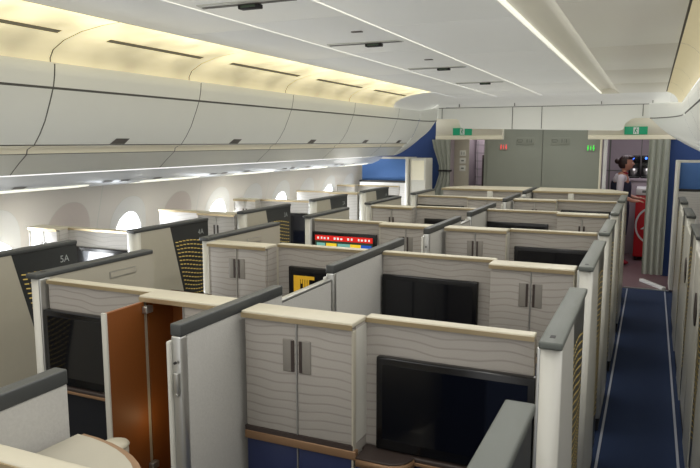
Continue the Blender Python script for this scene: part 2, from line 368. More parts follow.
# ------------------------------------------------------------------ centre divider
DIV = {0: (.35, 1.05), 1: (1.447, 2.013), 2: (2.433, 3.30), 3: (3.73, 4.46), 4: (4.74, 5.58), 5: (6.02, 6.72), 6: (7.03, 7.75)}
for k, (a, b) in DIV.items():
    lab = {0: 'grey felt centre divider with charcoal rail at the lower left edge', 1: 'tall light grey felt divider left of the largest wardrobe',
           2: 'light grey felt divider beside the second row monitor'}.get(k, 'centre divider with charcoal rail, %s back along the cabin' % ORD[k])
    r = thing('centre_divider', (XC, a, 0), lab, 'divider', 'centre line dividers'); L_ = b - a
    p = MB(); p.box(-.016, .016, .03, L_, .05, 1.165, M['fabric'], .004); p.build('felt_panel', r)
    p = MB(); p.box(-.019, .019, 0, L_, 1.165, 1.200, M['rail'], .004); p.build('rail', r)
    p = MB(); p.box(-.018, .018, 0, .028, .05, 1.165, M['metal'], .006); p.box(-.028, -.016, -.01, .012, .30, 1.15, M['cream'], .005)
    e = p.build('end_post', r)
    if k in (1, 3):
        q = MB(); q.box(-.006, .010, -.010, 0, 1.0, 1.06, M['metal'], .002); q.cyl((.002, -.012, .995), (.002, -.006, .995), .006, .006, M['metal']); q.cyl((.002, -.012, 1.09), (.002, -.006, 1.09), .004, .004, M['dark']); q.build('latch', e)
for k, (a, b) in {2: (2.013, 2.433), 4: (4.46, 4.74), 6: (6.72, 7.03)}.items():
    o = MB().box(-.012, .012, .002, b - a - .014, .0, 1.135, M['fabric'], .003).box(-.014, .014, .002, b - a - .014, 1.135, 1.146, M['metal'], .003).build('privacy_screen', None, (XC, a, 0))
    tag(o, {2: 'raised grey privacy screen between first and second divider', 4: 'raised grey privacy screen behind the third row divider', 6: 'raised grey privacy screen farthest down the centre line'}[k], 'screen', 'privacy screens')
for k, (a, b) in {1: (1.05, 1.447), 3: (3.30, 3.73), 5: (5.58, 6.02)}.items():
    o = MB().box(-.02, .02, .004, b - a - .014, .0, .62, M['fabric'], .003).box(-.022, .022, .004, b - a - .014, .62, .635, M['metal'], .003).build('low_divider', None, (XC, a, 0))
    tag(o, 'low grey divider gap in the centre line, %s row' % ORD[k], 'divider', 'low dividers')

# ------------------------------------------------------------------ aisle shells
def shell(x, out, y0, L_, label, group, text=None, inner=False, z0=.10, rail='railg', face='cream'):
    """side shell of a suite along an aisle.  out = +1 when the aisle lies on its +x side"""
    r = thing('aisle_shell', (x, y0, 0), label, 'suite shell', group)
    O = lambda d: out * d                                             # d measured outward from the inner face
    t = .040
    # near post (rounded, cream)
    p = MB(); prof = [(O(-.012), .0), (O(-.012), .045), (O(t), .045)] + [(O(t - .02 + .02 * math.cos(a)), .02 - .02 * math.sin(a)) for a in [i * PI / 2 / 6 for i in range(7)]]
    p.prism(prof, z0, 1.18, 'z', M['cream'], True); p.box(O(-.020), O(-.008), .0, .05, z0, 1.18, M['metal'], .003); p.build('post', r)
    # cream outer panel with slanted end, then dark panel
    d0, d1 = L_ * .44, L_ * .66
    p = MB(); th0, th1 = O(0), O(t)
    def plate(poly, a, b, m, mb): mb.prism(poly, a, b, 'x', m)
    plate([(.045, z0), (d1 + .06, z0), (d1, .60), (d0, 1.18), (.045, 1.18)], th0, th1, M[face], p); p.build('outer_panel', r)
    p = MB(); plate([(d1 + .06, z0), (L_, z0), (L_, 1.18), (d0, 1.18), (d1, .60)], th0, O(t - .003), M['darkpan'], p)
    rows = 30
    for i in range(rows):                                             # gold chevrons woven over the dark panel
        zz = 1.075 - i * .026
        ys = d0 + (d1 - d0) * min(1, (1.165 - zz) / .565) + .025
        n = 9; wv = (L_ - .02 - ys) / n
        for j in range(n):
            ya = ys + j * wv; h = .010 * math.sin(j / n * PI * 1.2 + i * .25) - .028 * j / n
            if zz + h > 1.09: continue
            q = O(t - .002)
            p.face([(q, ya, zz - h * 0 + h), (q, ya + wv * .74, zz + h - .003), (q, ya + wv * .74, zz + h + .003), (q, ya, zz + h + .006)], M['goldpat'])
    if text:
        q = O(t + .0005)
        text_into(p, text, .05, (lambda a, b: (q, L_ - .085 + a * out, 1.115 + b)), M['text'])
    p.build('pattern_panel', r)
    p = MB(); p.box(O(-.012), O(0), .045, L_, .05, 1.18, M['taupe']); 
    if inner:
        p.box(O(-.0145), O(-.012), .37, .53, 1.112, 1.142, M['metal']); p.box(O(-.0155), O(-.0145), .374, .526, 1.116, 1.138, M['taupe'])
    p.build('inner_lining', r)
    p = MB(); p.box(O(-.016), O(t + .004), -.010, L_, 1.180, 1.200, M[rail], .005)
    p.box(O(.006), O(.020), .035, .06, 1.1995, 1.2006, M['dark']); p.build('rail', r)
    p = MB(); p.box(O(.004), O(t - .008), .05, L_ - .02, .01, z0, M['dark']); p.build('plinth', r)
    return r
def aisle_door(x, out, y0, L_, label, group, grip=True):
    r = thing('aisle_door', (x, y0, 0), label, 'sliding door', group); O = lambda d: out * d
    p = MB(); p.box(O(.0), O(.018), 0, L_, .035, 1.13, M['cream'], .005); p.build('panel', r)
    if grip:
        q = MB(); pts = [(.16 + .085 * math.sin(a), .87 + .085 * math.cos(a)) for a in [i * PI / 8 for i in range(17)]]
        q.prism(pts, O(.017), O(.024), 'x', M['brown'], True); q.build('grip', r)
    return r
for k in range(0, 6):
    y = row_y(k); L_ = .70 if k % 2 else .80
    if k == 0: L_ = .70
    # centre block, right aisle
    nm = {0: 'grey railed shell end in the bottom right foreground beside the aisle', 1: 'cream shell with sage rail right of the largest monitor'}.get(k, 'cream aisle shell right of centre suites, %s row' % ORD[k])
    shell(XC + .955 + (.012 if k < 2 else 0), 1, y - .02, L_, nm, 'right aisle shells of the centre suites')
    if k > 0:
        nm = {1: 'charcoal railed shell with name plate at far left of centre suites'}.get(k, 'charcoal railed shell left end of centre suites, %s row' % ORD[k])
        shell(XC - .955, -1, y - .02 + (.09 if k % 2 else .05), L_ - .05, nm, 'left aisle shells of the centre suites', inner=True, rail='rail')
    # window suites on the left
    if k == 0: shell(-2.74, 1, y + .10, .70, 'unnumbered window suite shell at the far left edge, before shell 5A', 'left window suite shells', rail='rail', face='taupe')
    nm = {1: '5A', 2: '4A', 3: '3A', 4: '2A', 5: '1A'}.get(k)
    if nm: shell(-2.74, 1, y + .10, .70, 'window suite shell with dark panel marked %s' % nm, 'left window suite shells', text=nm, rail='rail', face='taupe')
# right window suites
for k in range(2, 6):
    y = row_y(k)
    shell(.285, -1, y + .02, .62, 'cream shell right of the aisle, %s row' % ORD[k], 'right window suite shells', rail='rail')
    aisle_door(.262, -1, y - .46, .46, 'cream sliding door right of the aisle, %s row' % ORD[k], 'right window suite doors', grip=k in (3, 4))

# ------------------------------------------------------------------ window suites left: cross walls
XA = -2.745
for k in range(1, 7):
    y = row_y(k) + .09
    odd = k % 2 == 1
    rowname = {1: 'beside shell 5A', 2: 'behind shell 5A', 3: 'behind shell 4A', 4: 'behind shell 3A', 5: 'behind shell 2A', 6: 'behind shell 1A'}[k]
    if k == 1: continue
    if odd: c0, c1, m0, m1 = .03, .36, .36, .80
    else: c0, c1, m0, m1 = .56, .80, .02, .56
    wardrobe(XA, -1, c0, c1, y, 'sunlit pale wavy wardrobe on the window side %s' % rowname, 'left window suite wardrobes', fab='wavy_lit', detail=False)
    partition(XA, -1, m0, m1, y, .09, 'sunlit wavy cross wall of window suite %s' % rowname, 'left window suite walls', fab='wavy_lit')
    a, b = ((.39, .78) if odd else (.05, .50))
    monitor(XA, -1, a, b, y, .09, 'monitor in the window suite %s' % rowname, 'window suite monitors')
    if k < 6:
        o = MB().box(0, .02, 0, .28, .05, 1.13, M['taupe'], .005).box(-.002, .022, .02, .26, 1.10, 1.135, M['rail'], .004).build('door_jamb', None, (-2.745, y - .33 if False else row_y(k) + .83, 0))
        bpy.data.objects.remove(o)

# ------------------------------------------------------------------ seat and console seen between the walls
st = thing('suite_seat', (-1.62, 1.18, 0), 'cream upholstered seat with drum armrest below open orange door', 'seat')
p = MB(); p.box(-.26, .09, -.08, .36, .28, .46, M['cush'], .03); p.build('cushion', st)
p = MB(); p.box(-.26, .22, -.22, -.08, .30, 1.02, M['cush'], .04); p.build('backrest', st)
p = MB(); p.cyl((.215, .235, .0), (.215, .235, .815), .040, .040, M['cush'], 24); p.ball((.215, .235, .815), (.043, .043, .014), M['cap'], 24, 8); p.build('armrest', st)
p = MB(); p.box(-.25, .19, -.2, .34, .02, .28, M['taupe'], .01); p.build('seat_base', st)
sh = thing('seat_shell', (-1.16, .76, 0), 'pale cream rounded seat shell top at the bottom left', 'seat shell')
pl = [(0, 0), (.02, .285)] + [(.02 + .30 * math.sin(a), .285 - .20 * (1 - math.cos(a))) for a in [i * PI / 2 / 10 for i in range(1, 11)]] + [(.34, 0)]
p = MB(); p.prism(pl, .45, 1.035, 'z', M['taupe'], True); p.build('shell_body', sh)
p = MB(); p.prism([(a * 1.0, b + (.012 if b > .01 else 0)) for a, b in pl], 1.035, 1.050, 'z', M['bronze']); p.build('edge_trim', sh)
p = MB(); p.prism([(a * .97, b * .985) for a, b in pl], 1.050, 1.056, 'z', M['taupe']); p.build('top', sh)
p = MB(); p.box(.05, .32, .02, .2, .0, .45, M['taupe'], .01); p.build('foot', sh)

# ------------------------------------------------------------------ floor
o = struct(MB().box(-3.9, 1.5, -3.0, 8.35, -.05, 0, M['carpet']).build('floor'))
o = struct(MB().box(-3.9, 1.5, 8.35, 12.2, -.05, 0, M['vinyl']).build('floor'))
for n, x in enumerate((-.180, .218)):
    o = MB().box(-.0065, .0065, -3, 8.3, 0, .004, M['stripe']).build('floor_strip', None, (x, 0, 0))
    tag(o, ['pale guide strip on carpet along the left of the aisle', 'pale guide strip on carpet along the right of the aisle'][n], 'floor strip')
o = struct(MB().box(-.22, .26, 8.33, 8.37, 0, .008, M['metal']).build('trim_1'))
o = MB().box(-.025, .025, -.25, .25, 0, .035, M['white'], .006).build('threshold_ramp', None, (.085, 8.6, 0)); o.rotation_euler = (0, 0, math.radians(30))
tag(o, 'short white threshold strip on the floor by the right curtain', 'threshold')

# ------------------------------------------------------------------ side walls and windows
WP = [(-3.70, -.05), (-3.80, .35), (-3.82, .75), (-3.775, 1.10), (-3.70, 1.385)]
def wall_x(z):
    for (xa, za), (xb, zb) in zip(WP, WP[1:]):
        if za <= z <= zb: return xa + (xb - xa) * (z - za) / (zb - za)
    return WP[0][0]
def side_wall(mirror, name):
    mb = MB(); f = (lambda x: -2.60 - x) if mirror else (lambda x: x)
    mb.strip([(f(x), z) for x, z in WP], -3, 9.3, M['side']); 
    for q in range(-2, 8):                                            # panel joints
        ys = 3.74 + 1.2 * q
        mb.strip([(f(x + .003), z) for x, z in WP], ys - .004, ys + .004, M['binlow'])
    return struct(mb.build(name))
side_wall(False, 'wall_left'); side_wall(True, 'wall_right')
def ellipse(cy, cz, ry, rz, off, n=40, e=2.3):
    out = []
    for i in range(n):
        a = 2 * PI * i / n; c, s_ = math.cos(a), math.sin(a)
        yy = cy + ry * math.copysign(abs(c) ** (2 / e), c); zz = cz + rz * math.copysign(abs(s_) ** (2 / e), s_)
        out.append((wall_x(zz) + off, yy, zz))
    return out
wn = 0
PANE = {1: .24, 2: .12, 3: 0, 4: .205, 5: 0, 6: .21, 7: .14, 8: .2, 9: .12, 10: .21, 11: .15}
def patch(mb, cy, cz, ry, rz, off, m, e=2.2, rows=18, cols=8):
    vs = []
    for j in range(rows + 1):
        t = -math.cos(PI * j / rows); zz = cz + rz * t; hw = ry * max(0.0, 1 - abs(t) ** e) ** (1 / e)
        for i in range(cols + 1): vs.append((wall_x(zz) + off, cy + hw * (2 * i / cols - 1), zz))
    c = cols + 1
    mb.add(vs, [(j * c + i, j * c + i + 1, (j + 1) * c + i + 1, (j + 1) * c + i) for j in range(rows) for i in range(cols)], m, True)
for q in range(0, 11):
    cy = 2.27 + .60 * q; wn += 1
    mb = MB(); patch(mb, cy, 1.02, .204, .264, .003, M['binlow']); patch(mb, cy, 1.02, .201, .261, .005, M['shade' if wn in (3, 5) else 'reveal'])
    w = struct(mb.build('window_%d' % wn))
    mb = MB(); patch(mb, cy, .99, .165, .222, .008, M['shade' if wn in (3, 5) else 'reveal']); mb.build('shade', w)
    if PANE[wn]:
        mb = MB(); patch(mb, cy, .95, .145, PANE[wn], .011, M['daylight'], e=2.0); mb.build('glass', w)
# front corner walls behind the bins
struct(MB().box(-3.9, -2.66, 9.30, 9.33, 0, 2.3, M['navyw']).build('wall_front'))
struct(MB().box(.185, 1.5, 9.30, 9.33, 0, 2.3, M['navyw']).build('wall_front'))

# ------------------------------------------------------------------ overhead bins
BY = [-2.6, -1.3, 0.0, 1.30, 2.593, 3.83, 5.13, 6.45, 7.78, 8.62]
UP = [(-2.868, 2.112), (-2.862, 2.115), (-2.850, 2.105), (-2.856, 2.05), (-2.869, 1.990)]
DR = [(-2.874, 1.978), (-2.90, 1.915), (-2.945, 1.815), (-2.99, 1.745), (-3.035, 1.69)]
STP = [(-3.035, 1.684), (-3.066, 1.676), (-3.092, 1.662), (-3.098, 1.640)]
LOW = [(-3.100, 1.636), (-3.165, 1.585), (-3.240, 1.520)]
PSU = [(-3.262, 1.512), (-3.33, 1.455), (-3.42, 1.415), (-3.55, 1.397), (-3.70, 1.388)]
def bin_unit(a, b, mir, sx, label, detail=True):
    r = thing('overhead_bin', (0, a, 0), label, 'overhead bin', 'right overhead bins' if mir else 'left overhead bins'); g = .004; L_ = b - a
    f = lambda P_: [((sx - x), z) if mir else (x, z) for x, z in P_]
    mb = MB(); mb.strip(f([(x - .012, z) for x, z in UP[1:] + DR + STP + LOW]), .0, L_, M['seam']); mb.build('carcass', r)
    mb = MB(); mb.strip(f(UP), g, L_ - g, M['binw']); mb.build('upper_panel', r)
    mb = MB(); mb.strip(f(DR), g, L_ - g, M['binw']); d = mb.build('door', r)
    y0 = .44 * L_ ; x0, z0 = DR[3]; x1, z1 = DR[4]
    def pt(t, yy): 
        X = x0 + (x1 - x0) * t + .004; Z = z0 + (z1 - z0) * t
        return ((sx - X) if mir else X, yy, Z)
    mb = MB(); mb.face([pt(.97, y0), pt(.97, y0 + .125), pt(.35, y0 + .145), pt(.35, y0 + .03)], M['latch']); mb.build('handle', d)
    fx = (lambda x: sx - x) if mir else (lambda x: x)
    for q_ in (.15, .85): MB().box(fx(-2.95), fx(-2.98), q_ * L_ - .02, q_ * L_ + .02, 2.03, 2.27, M['metal']).build('mount', r)
    mb = MB(); mb.strip(f(STP), g, L_ - g, M['bincream']); mb.build('light_strip', r)
    mb = MB(); mb.strip(f(LOW), g, L_ - g, M['binlow']); mb.build('lower_panel', r)
    return r
names = {3: 'leftmost overhead bin, cut by the left edge of the frame', 4: 'largest overhead bin, second from the left edge', 5: 'third overhead bin from the left edge', 6: 'fourth overhead bin from the left edge', 7: 'fifth overhead bin from the left edge', 8: 'farthest left overhead bin, by the curved end'}
for i in range(len(BY) - 1):
    if i >= 3: bin_unit(BY[i], BY[i + 1], False, 0, names[i])
SXR = 2 * XC + .10 + -.27 + .0          # sum of mirrored x coordinates for the right side
SXR = -2.60
for i in range(5, len(BY) - 2):
    bin_unit(BY[i], BY[i + 1], True, SXR, {5: 'right overhead bin nearest the camera', 6: 'second right overhead bin', 7: 'third right overhead bin at the right edge', 8: 'farthest right overhead bin beside the exit sign'}[i])
# reading light / service channel beneath the bins
for mir in (False, True):
    f = lambda P_: [((SXR - x), z) if mir else (x, z) for x, z in P_]
    r = thing('service_channel', (0, -2.6, 0), 'glossy reading light channel under the %s overhead bins' % ('right' if mir else 'left'), 'light channel')
    mb = MB(); mb.strip(f(PSU), 0, 10.75 if mir else 10.90, M['psu']); mb.build('channel', r)
    if not mir:
        for q in range(6):
            yy = 3.6 + q * 1.2
            for w_ in (0, .16, .5):
                mb = MB(); mb.face([(-3.345, yy + w_, 1.444), (-3.345, yy + w_ + .09, 1.444), (-3.375, yy + w_ + .09, 1.430), (-3.375, yy + w_, 1.430)], M['latch']); mb.build('reading_light', r)
            mb = MB(); mb.strip([(-3.40, 1.4215), (-3.42, 1.413), (-3.53, 1.3985)], yy + .42, yy + 1.12, M['glow']); mb.build('light_strip', r)
# curved bin ends that sweep up to the front header
def bin_end(mir):
    P_ = UP[1:] + DR + STP + LOW + [(-3.5, 1.53)]
    mb = MB(); n = len(P_); R = 12; vs = []
    ya, yb = (7.785, 9.095) if mir else (8.625, 9.095)
    for j in range(R + 1):
        t = j / R; y = ya + (yb - ya) * t; q = 1 - (1 - t ** 2.2) ** .5 if t < 1 else 1.0
        for x, z in P_:
            zz = z + (2.0 - z) * q if z < 2.0 else z + (.055 * t if z > 2.08 else .02 * t); xx = x + ((-2.87 if z < 2 else x) - x) * q
            vs.append((SXR - xx - .32 * t ** 2.2 if mir else xx + .09 * t * t, y, zz))
    mb.add(vs, [(j * n + i, j * n + i + 1, (j + 1) * n + i + 1, (j + 1) * n + i) for j in range(R) for i in range(n - 1)], M['binw'], True)
    for i in (3,):                                                     # dark joint continuing the bin gap
        for j in range(R):
            a_, b_ = Vector(vs[j * n + i]), Vector(vs[(j + 1) * n + i]); d = Vector((-.004 if mir else .004, 0, 0)); u_ = Vector((0, 0, .012))
            mb.face([a_ + d, b_ + d, b_ + d - u_, a_ + d - u_], M['latch'])
    o = mb.build('bin_end_fairing'); tag(o, 'curved white fairing closing the %s row of bins' % ('right' if mir else 'left'), 'fairing')
bin_end(False); bin_end(True)

# ------------------------------------------------------------------ ceiling
ZC = 2.28
CX = [-2.39, -1.86, -1.30, -.615]
def cpanel(x0, x1, y0, y1, m, z=ZC): return struct(MB().box(x0, x1, y0, y1, z, z + .02, m, .002).build('ceiling'))
off = [.55, .40, .75]
for i in range(3):
    ys = [-3] + [off[i] - 1.25 + 1.24 * q for q in range(0, 9)]; ys = [-3.0] + [y for y in [off[i] + 1.24 * q for q in range(-2, 8)] if -2.9 < y < 8.6] + [8.7]
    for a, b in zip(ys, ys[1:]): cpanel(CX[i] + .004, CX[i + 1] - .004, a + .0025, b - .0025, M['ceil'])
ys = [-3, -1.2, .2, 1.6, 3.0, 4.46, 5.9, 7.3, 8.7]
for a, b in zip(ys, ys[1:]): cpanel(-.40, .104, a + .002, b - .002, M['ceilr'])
struct(MB().box(-2.45, .2, -3, 9.0, ZC + .07, ZC + .09, M['latch']).build('ceiling'))
for i, x in enumerate((-1.86, -1.30)):
    o = MB().box(-.0055, .0055, -3, 8.7, ZC - .001, ZC + .006, M['glow']).build('light_line', None, (x, 0, 0)); tag(o, ['thin white light line in the ceiling left of the display units', 'thin white light line in the ceiling right of the display units'][i], 'light')
# light cove running above the aisle
cv = thing('light_cove', (-.53, -3, ZC), 'long recessed light cove in the ceiling over the centre suites', 'light')
mb = MB(); mb.strip([(-.085, 0), (-.083, .03), (-.05, .055), (.02, .06), (.08, .04), (.13, .005), (.13, 0)], 0, 11.7, M['ceilr']); mb.box(-.09, .135, 11.7, 11.71, -.002, .065, M['ceilr']); mb.build('trough', cv)
mb = MB(); mb.box(-.084, -.070, 0, 11.68, .000, .016, M['glow']); mb.build('lamp', cv)
# warm luminous panels above the bins
LP = [(0, 0), (-.11, -.008), (-.25, -.028), (-.37, -.062), (-.45, -.105), (-.474, -.145), (-.474, -.180)]
LY = [-1.2, .1, 1.32, 2.58, 3.72, 5.02, 6.33, 7.62]
for i in range(len(LY) - 1):
    a, b = LY[i], LY[i + 1]
    if a < .05: continue
    r = thing('cove_light', (-2.392, a, ZC), ['', '', 'warm cove light panel at the upper left corner', 'warm cove light panel above the largest bin', 'warm cove light panel above the third bin', 'warm cove light panel above the fourth bin', 'farthest warm cove light panel on the left'][i] if i > 1 else 'warm cove light panel overhead at the far left edge', 'light panel', 'left cove light panels')
    mb = MB(); vs = []
    pr = [(-x, z) for x, z in LP]
    mb.strip([(x, z) for x, z in LP], .004, b - a - .004, M['warmglow']); o = mb.build('diffuser', r)
    mb = MB(); mb.strip([(LP[2][0] - .02, LP[2][1] - .0075), (LP[2][0] - .055, LP[2][1] - .0175)], .22, b - a - .10, M['slot'], smooth=False); mb.build('air_slot', r)
    mb = MB(); mb.strip([(x - .004, z + .006) for x, z in LP], 0, b - a, M['iconm']); mb.build('backing', r)
mb = MB(); mb.strip([(x - 2.392, z + ZC) for x, z in LP], 7.62, 9.10, M['ceil']); struct(mb.build('ceiling'))
for i in range(4, 8):
    a = [0, 0, 0, 0, 3.0, 4.46, 5.9, 7.3][i]; b = [0, 0, 0, 0, 4.46, 5.9, 7.3, 8.7][i]
    r = thing('cove_light', (.115, a, ZC), {4: 'nearest warm light panel at the upper right edge', 5: 'second warm light panel along the upper right edge', 6: 'third warm light panel along the upper right edge', 7: 'farthest warm light panel on the right'}[i], 'light panel', 'right cove light panels')
    mb = MB(); mb.strip([(0, 0), (.035, -.01), (.075, -.035), (.11, -.075), (.13, -.13), (.135, -.165)], .003, b - a - .003, M['warmdim']); mb.build('diffuser', r)
    mb = MB(); mb.strip([(-.012, .012), (-.006, .006), (.039, -.004), (.079, -.029), (.115, -.069), (.136, -.130)], 0, b - a, M['latch']); mb.build('backing', r)
# passenger service displays recessed between the light lines
for i, (yy, lab) in enumerate(((1.25, 'ceiling display unit cut by the top edge of the frame'), (2.47, 'ceiling display unit nearest the top of the frame'), (3.72, 'second ceiling display unit with dark screen'), (5.16, 'third ceiling display unit with dark screen'), (6.58, 'farthest ceiling display unit'))):
    r = thing('ceiling_display', (-1.58, yy, ZC), lab, 'display unit', 'ceiling display units')
    mb = MB(); mb.prism([(-.24, -.0), (-.22, -.07), (.22, -.06), (.24, 0)], -.004, -.0005, 'z', M['latch' if False else 'binlow']); mb.prism([(-.23, -.004), (-.22, -.03), (.22, -.03), (.23, -.004)], -.006, -.004, 'z', M['latch']); mb.build('recess_shadow', r)  # flat grey plates paint the shadow of a recess
    mb = MB(); dx = .0 if i < 2 else .05
    mb.box(dx - .045, dx + .055, -.02, .02, -.022, -.004, M['dark'], .004); mb.box(dx - .03, dx + .04, -.0215, -.0195, -.018, -.008, M['sdark']); mb.build('display', r)
for i, (x, yy) in enumerate(((-1.45, 3.30), (-1.47, 4.6))):
    o = MB().box(-.03, .03, -.012, .012, -.006, 0, M['latch'], .002).build('ceiling_vent', None, (x, yy, ZC)); tag(o, ['small grey vent in the ceiling before the second display unit', 'small grey vent in the ceiling before the third display unit'][i], 'vent')

# ------------------------------------------------------------------ front header, exit signs, bulkhead
mb = MB(); n = 8; vs = []
for j in range(n + 1):
    t = j / n; vs += [(-2.75, 8.70 + .40 * math.sin(t * PI / 2), ZC - .105 * (1 - math.cos(t * PI / 2))), (.16, 8.70 + .40 * math.sin(t * PI / 2), ZC - .125 * (1 - math.cos(t * PI / 2)))]
mb.add(vs, [(2 * j, 2 * j + 1, 2 * j + 3, 2 * j + 2) for j in range(n)], M['ceil'], True)
for x in (-2.45, -1.70, -.62, -.03): mb.box(x - .004, x + .004, 9.06, 9.085, 2.175, 2.22, M['latch'])
struct(mb.build('ceiling'))
hd = [(-2.75, 2.17), (-2.75, 2.02), (-2.50, 2.02), (-2.455, 1.995), (-2.44, 1.90), (-2.40, 1.885), (-.40, 1.845), (-.355, 1.86), (-.33, 1.93), (-.27, 1.985), (-.22, 2.0), (-.07, 2.0), (-.07, 2.17)]
mb = MB(); mb.prism(hd, 9.10, 9.16, 'y', M['binw'])
for x in (-2.70, -1.73, -1.35, -.135):
    z0, z1 = (2.02, 2.17) if x < -2.5 or x > -.3 else (1.875, 2.165)
    mb.box(x - .004, x + .004, 9.094, 9.1, z0, z1 - .004, M['latch'])
mb.box(-2.75, -.07, 9.094, 9.1, 2.162, 2.170, M['latch']); struct(mb.build('trim_2'))
for nm_, x0, x1 in (('trim_3', -2.83, -1.885), ('trim_4', -.775, .26)):
    mb = MB(); mb.box(x0, x1, 9.24, 9.36, 1.735, 2.05, M['headback'], .006); mb.box(x0, x1, 9.225, 9.24, 1.735, 1.79, M['bincream'], .006); struct(mb.build(nm_))
def exit_sign(cx, label):
    r = thing('exit_sign', (cx, 9.215, 1.845), label, 'exit sign', 'green exit signs')
    mb = MB(); mb.box(-.135, .135, 0, .02, -.05, .05, M['green'], .004); mb.build('plate', r)
    mb = MB(); mb.box(-.030, .034, -.003, .0, -.042, .042, M['white'])                       # doorway
    def bar(a, b, w):
        a = Vector(a); b = Vector(b); d = (b - a).normalized(); nrm = Vector((-d.y, d.x)) * w
        mb.face([(p.x, -.005, p.y) for p in (a + nrm, b + nrm, b - nrm, a - nrm)], M['green'])
    bar((.002, .020), (-.006, -.004), .006); bar((-.006, -.004), (.012, -.018), .004); bar((.012, -.018), (.010, -.036), .004); bar((-.006, -.004), (-.018, -.034), .004)
    bar((.002, .016), (.020, .008), .003); bar((.0, .014), (-.018, .004), .003)
    mb.face([(.006 + .007 * math.cos(i * PI / 4), -.005, .030 + .007 * math.sin(i * PI / 4)) for i in range(8)], M['green'])
    mb.build('running_figure', r)
exit_sign(-2.44, 'green exit sign over the left doorway'); exit_sign(-.205, 'green exit sign over the right doorway')
# bulkhead of two lavatory/closet panels
mb = MB(); mb.box(-2.165, -1.40, 9.60, 9.64, 0, 2.2, M['bulk'], .003); mb.box(-1.394, -.63, 9.60, 9.64, 0, 2.2, M['bulk'], .003); mb.box(-.645, -.62, 9.585, 9.66, 0, 2.2, M['bincream'], .004); struct(mb.build('wall_front'))
def person_icon(mb, cx, cz, s, m, y, skirt=False):
    mb.face([(cx + .22 * s * math.cos(i * PI / 5), y, cz + .75 * s + .22 * s * math.sin(i * PI / 5)) for i in range(10)], m)
    if skirt: mb.face([(cx - .12 * s, y, cz + .45 * s), (cx + .12 * s, y, cz + .45 * s), (cx + .34 * s, y, cz - .25 * s), (cx - .34 * s, y, cz - .25 * s)], m)
    else: mb.face([(cx - .24 * s, y, cz + .45 * s), (cx + .24 * s, y, cz + .45 * s), (cx + .20 * s, y, cz - .25 * s), (cx - .20 * s, y, cz - .25 * s)], m)
    for q in (-.1, .1): mb.face([(cx + (q - .07) * s, y, cz - .2 * s), (cx + (q + .07) * s, y, cz - .2 * s), (cx + (q + .07) * s, y, cz - .95 * s), (cx + (q - .07) * s, y, cz - .95 * s)], m)
for cx, cz, m, lab in ((-1.934, 1.632, 'ledr', 'red lit lavatory sign on the grey bulkhead'), (-.762, 1.622, 'ledg', 'green lit lavatory sign on the grey bulkhead')):
    r = thing('lavatory_sign', (cx, 9.598, cz), lab, 'lavatory sign', 'lit lavatory signs')
    b_ = MB(); b_.box(-.062, .062, -.004, .002, -.045, .045, M['bulk'], .003); b_.build('plate', r)
    b_ = MB(); person_icon(b_, -.036, 0, .036, M[m], -.006); b_.box(-.004, .004, -.006, -.005, -.03, .03, M[m]); person_icon(b_, .036, 0, .036, M[m], -.006, True); b_.build('figures', r)
for cx, lab in ((-1.64, 'grey icon plate on the left half of the bulkhead'), (-1.17, 'grey icon plate on the right half of the bulkhead')):
    r = thing('icon_plate', (cx, 9.598, 1.712), lab, 'sign', 'grey icon plates')
    b_ = MB(); b_.box(-.12, .13, -.003, .002, -.05, .05, M['bulk'], .002); b_.build('plate', r)
    b_ = MB(); b_.box(-.105, -.03, -.005, -.003, .018, .024, M['iconm']); b_.box(-.105, -.099, -.005, -.003, -.005, .024, M['iconm']); b_.box(-.036, -.03, -.005, -.003, -.005, .024, M['iconm']); b_.box(-.095, -.04, -.005, -.003, -.016, -.008, M['iconm'])
    person_icon(b_, .03, .004, .026, M['iconm'], -.005); b_.box(.057, .061, -.005, -.004, -.022, .03, M['iconm']); person_icon(b_, .088, .004, .026, M['iconm'], -.005, True); b_.build('figures', r)
struct(MB().box(-3.3, -2.66, 9.12, 9.14, 2.03, 2.32, M['binw']).build('trim_5'))
struct(MB().box(-.10, .9, 9.12, 9.14, 2.0, 2.32, M['binw']).build('trim_6'))
struct(MB().box(-2.70, -2.66, 9.34, 12.2, 0, 2.3, M['mauve']).build('wall_galley_side'))
struct(MB().box(.26, .30, 9.34, 12.2, 0, 2.3, M['mauve']).build('wall_galley_side'))
struct(MB().box(-2.7, .3, 9.66, 12.2, 2.25, 2.3, M['mauve']).build('ceiling'))
struct(MB().box(-2.7, .3, 12.16, 12.2, 0, 2.3, M['mauve']).build('wall_galley_end'))
# galley beyond
mb = MB(); mb.box(-2.64, -2.22, 10.9, 10.94, 0, 2.2, M['mauve']); 
for i in range(7): mb.box(-2.75 + i * .13, -2.742 + i * .13, 10.895, 10.9, .2, 1.72, M['iconm'])
for i in range(6): mb.box(-2.7, -2.05, 10.895, 10.9, 1.0 + i * .13, 1.006 + i * .13, M['iconm'])
struct(mb.build('wall_galley_left'))
mb = MB(); mb.box(-.9, .25, 11.4, 11.44, 0, 2.2, M['mauve']); mb.box(-.62, -.60, 11.39, 11.4, 0, 2.2, M['iconm']); mb.box(-.16, -.15, 11.39, 11.4, 0, 2.2, M['iconm']); mb.box(-.9, .25, 11.39, 11.4, 1.25, 1.26, M['iconm']); struct(mb.build('wall_galley_right'))
mb = MB(); mb.box(-2.66, -2.44, 9.62, 9.66, 0, 2.2, M['taupe'], .004); mb.box(-2.22, -2.165, 9.64, 10.9, 0, 2.2, M['bulk']); struct(mb.build('wall_galley_door'))
r = thing('sign_plate', (-2.53, 9.615, 1.50), 'pale panel with small dark icons left of the galley opening', 'sign')
b_ = MB()
for q in range(3): b_.box(-.045, .045, -.002, .002, -.22 + q * .11, -.14 + q * .11, M['binlow'], .002)
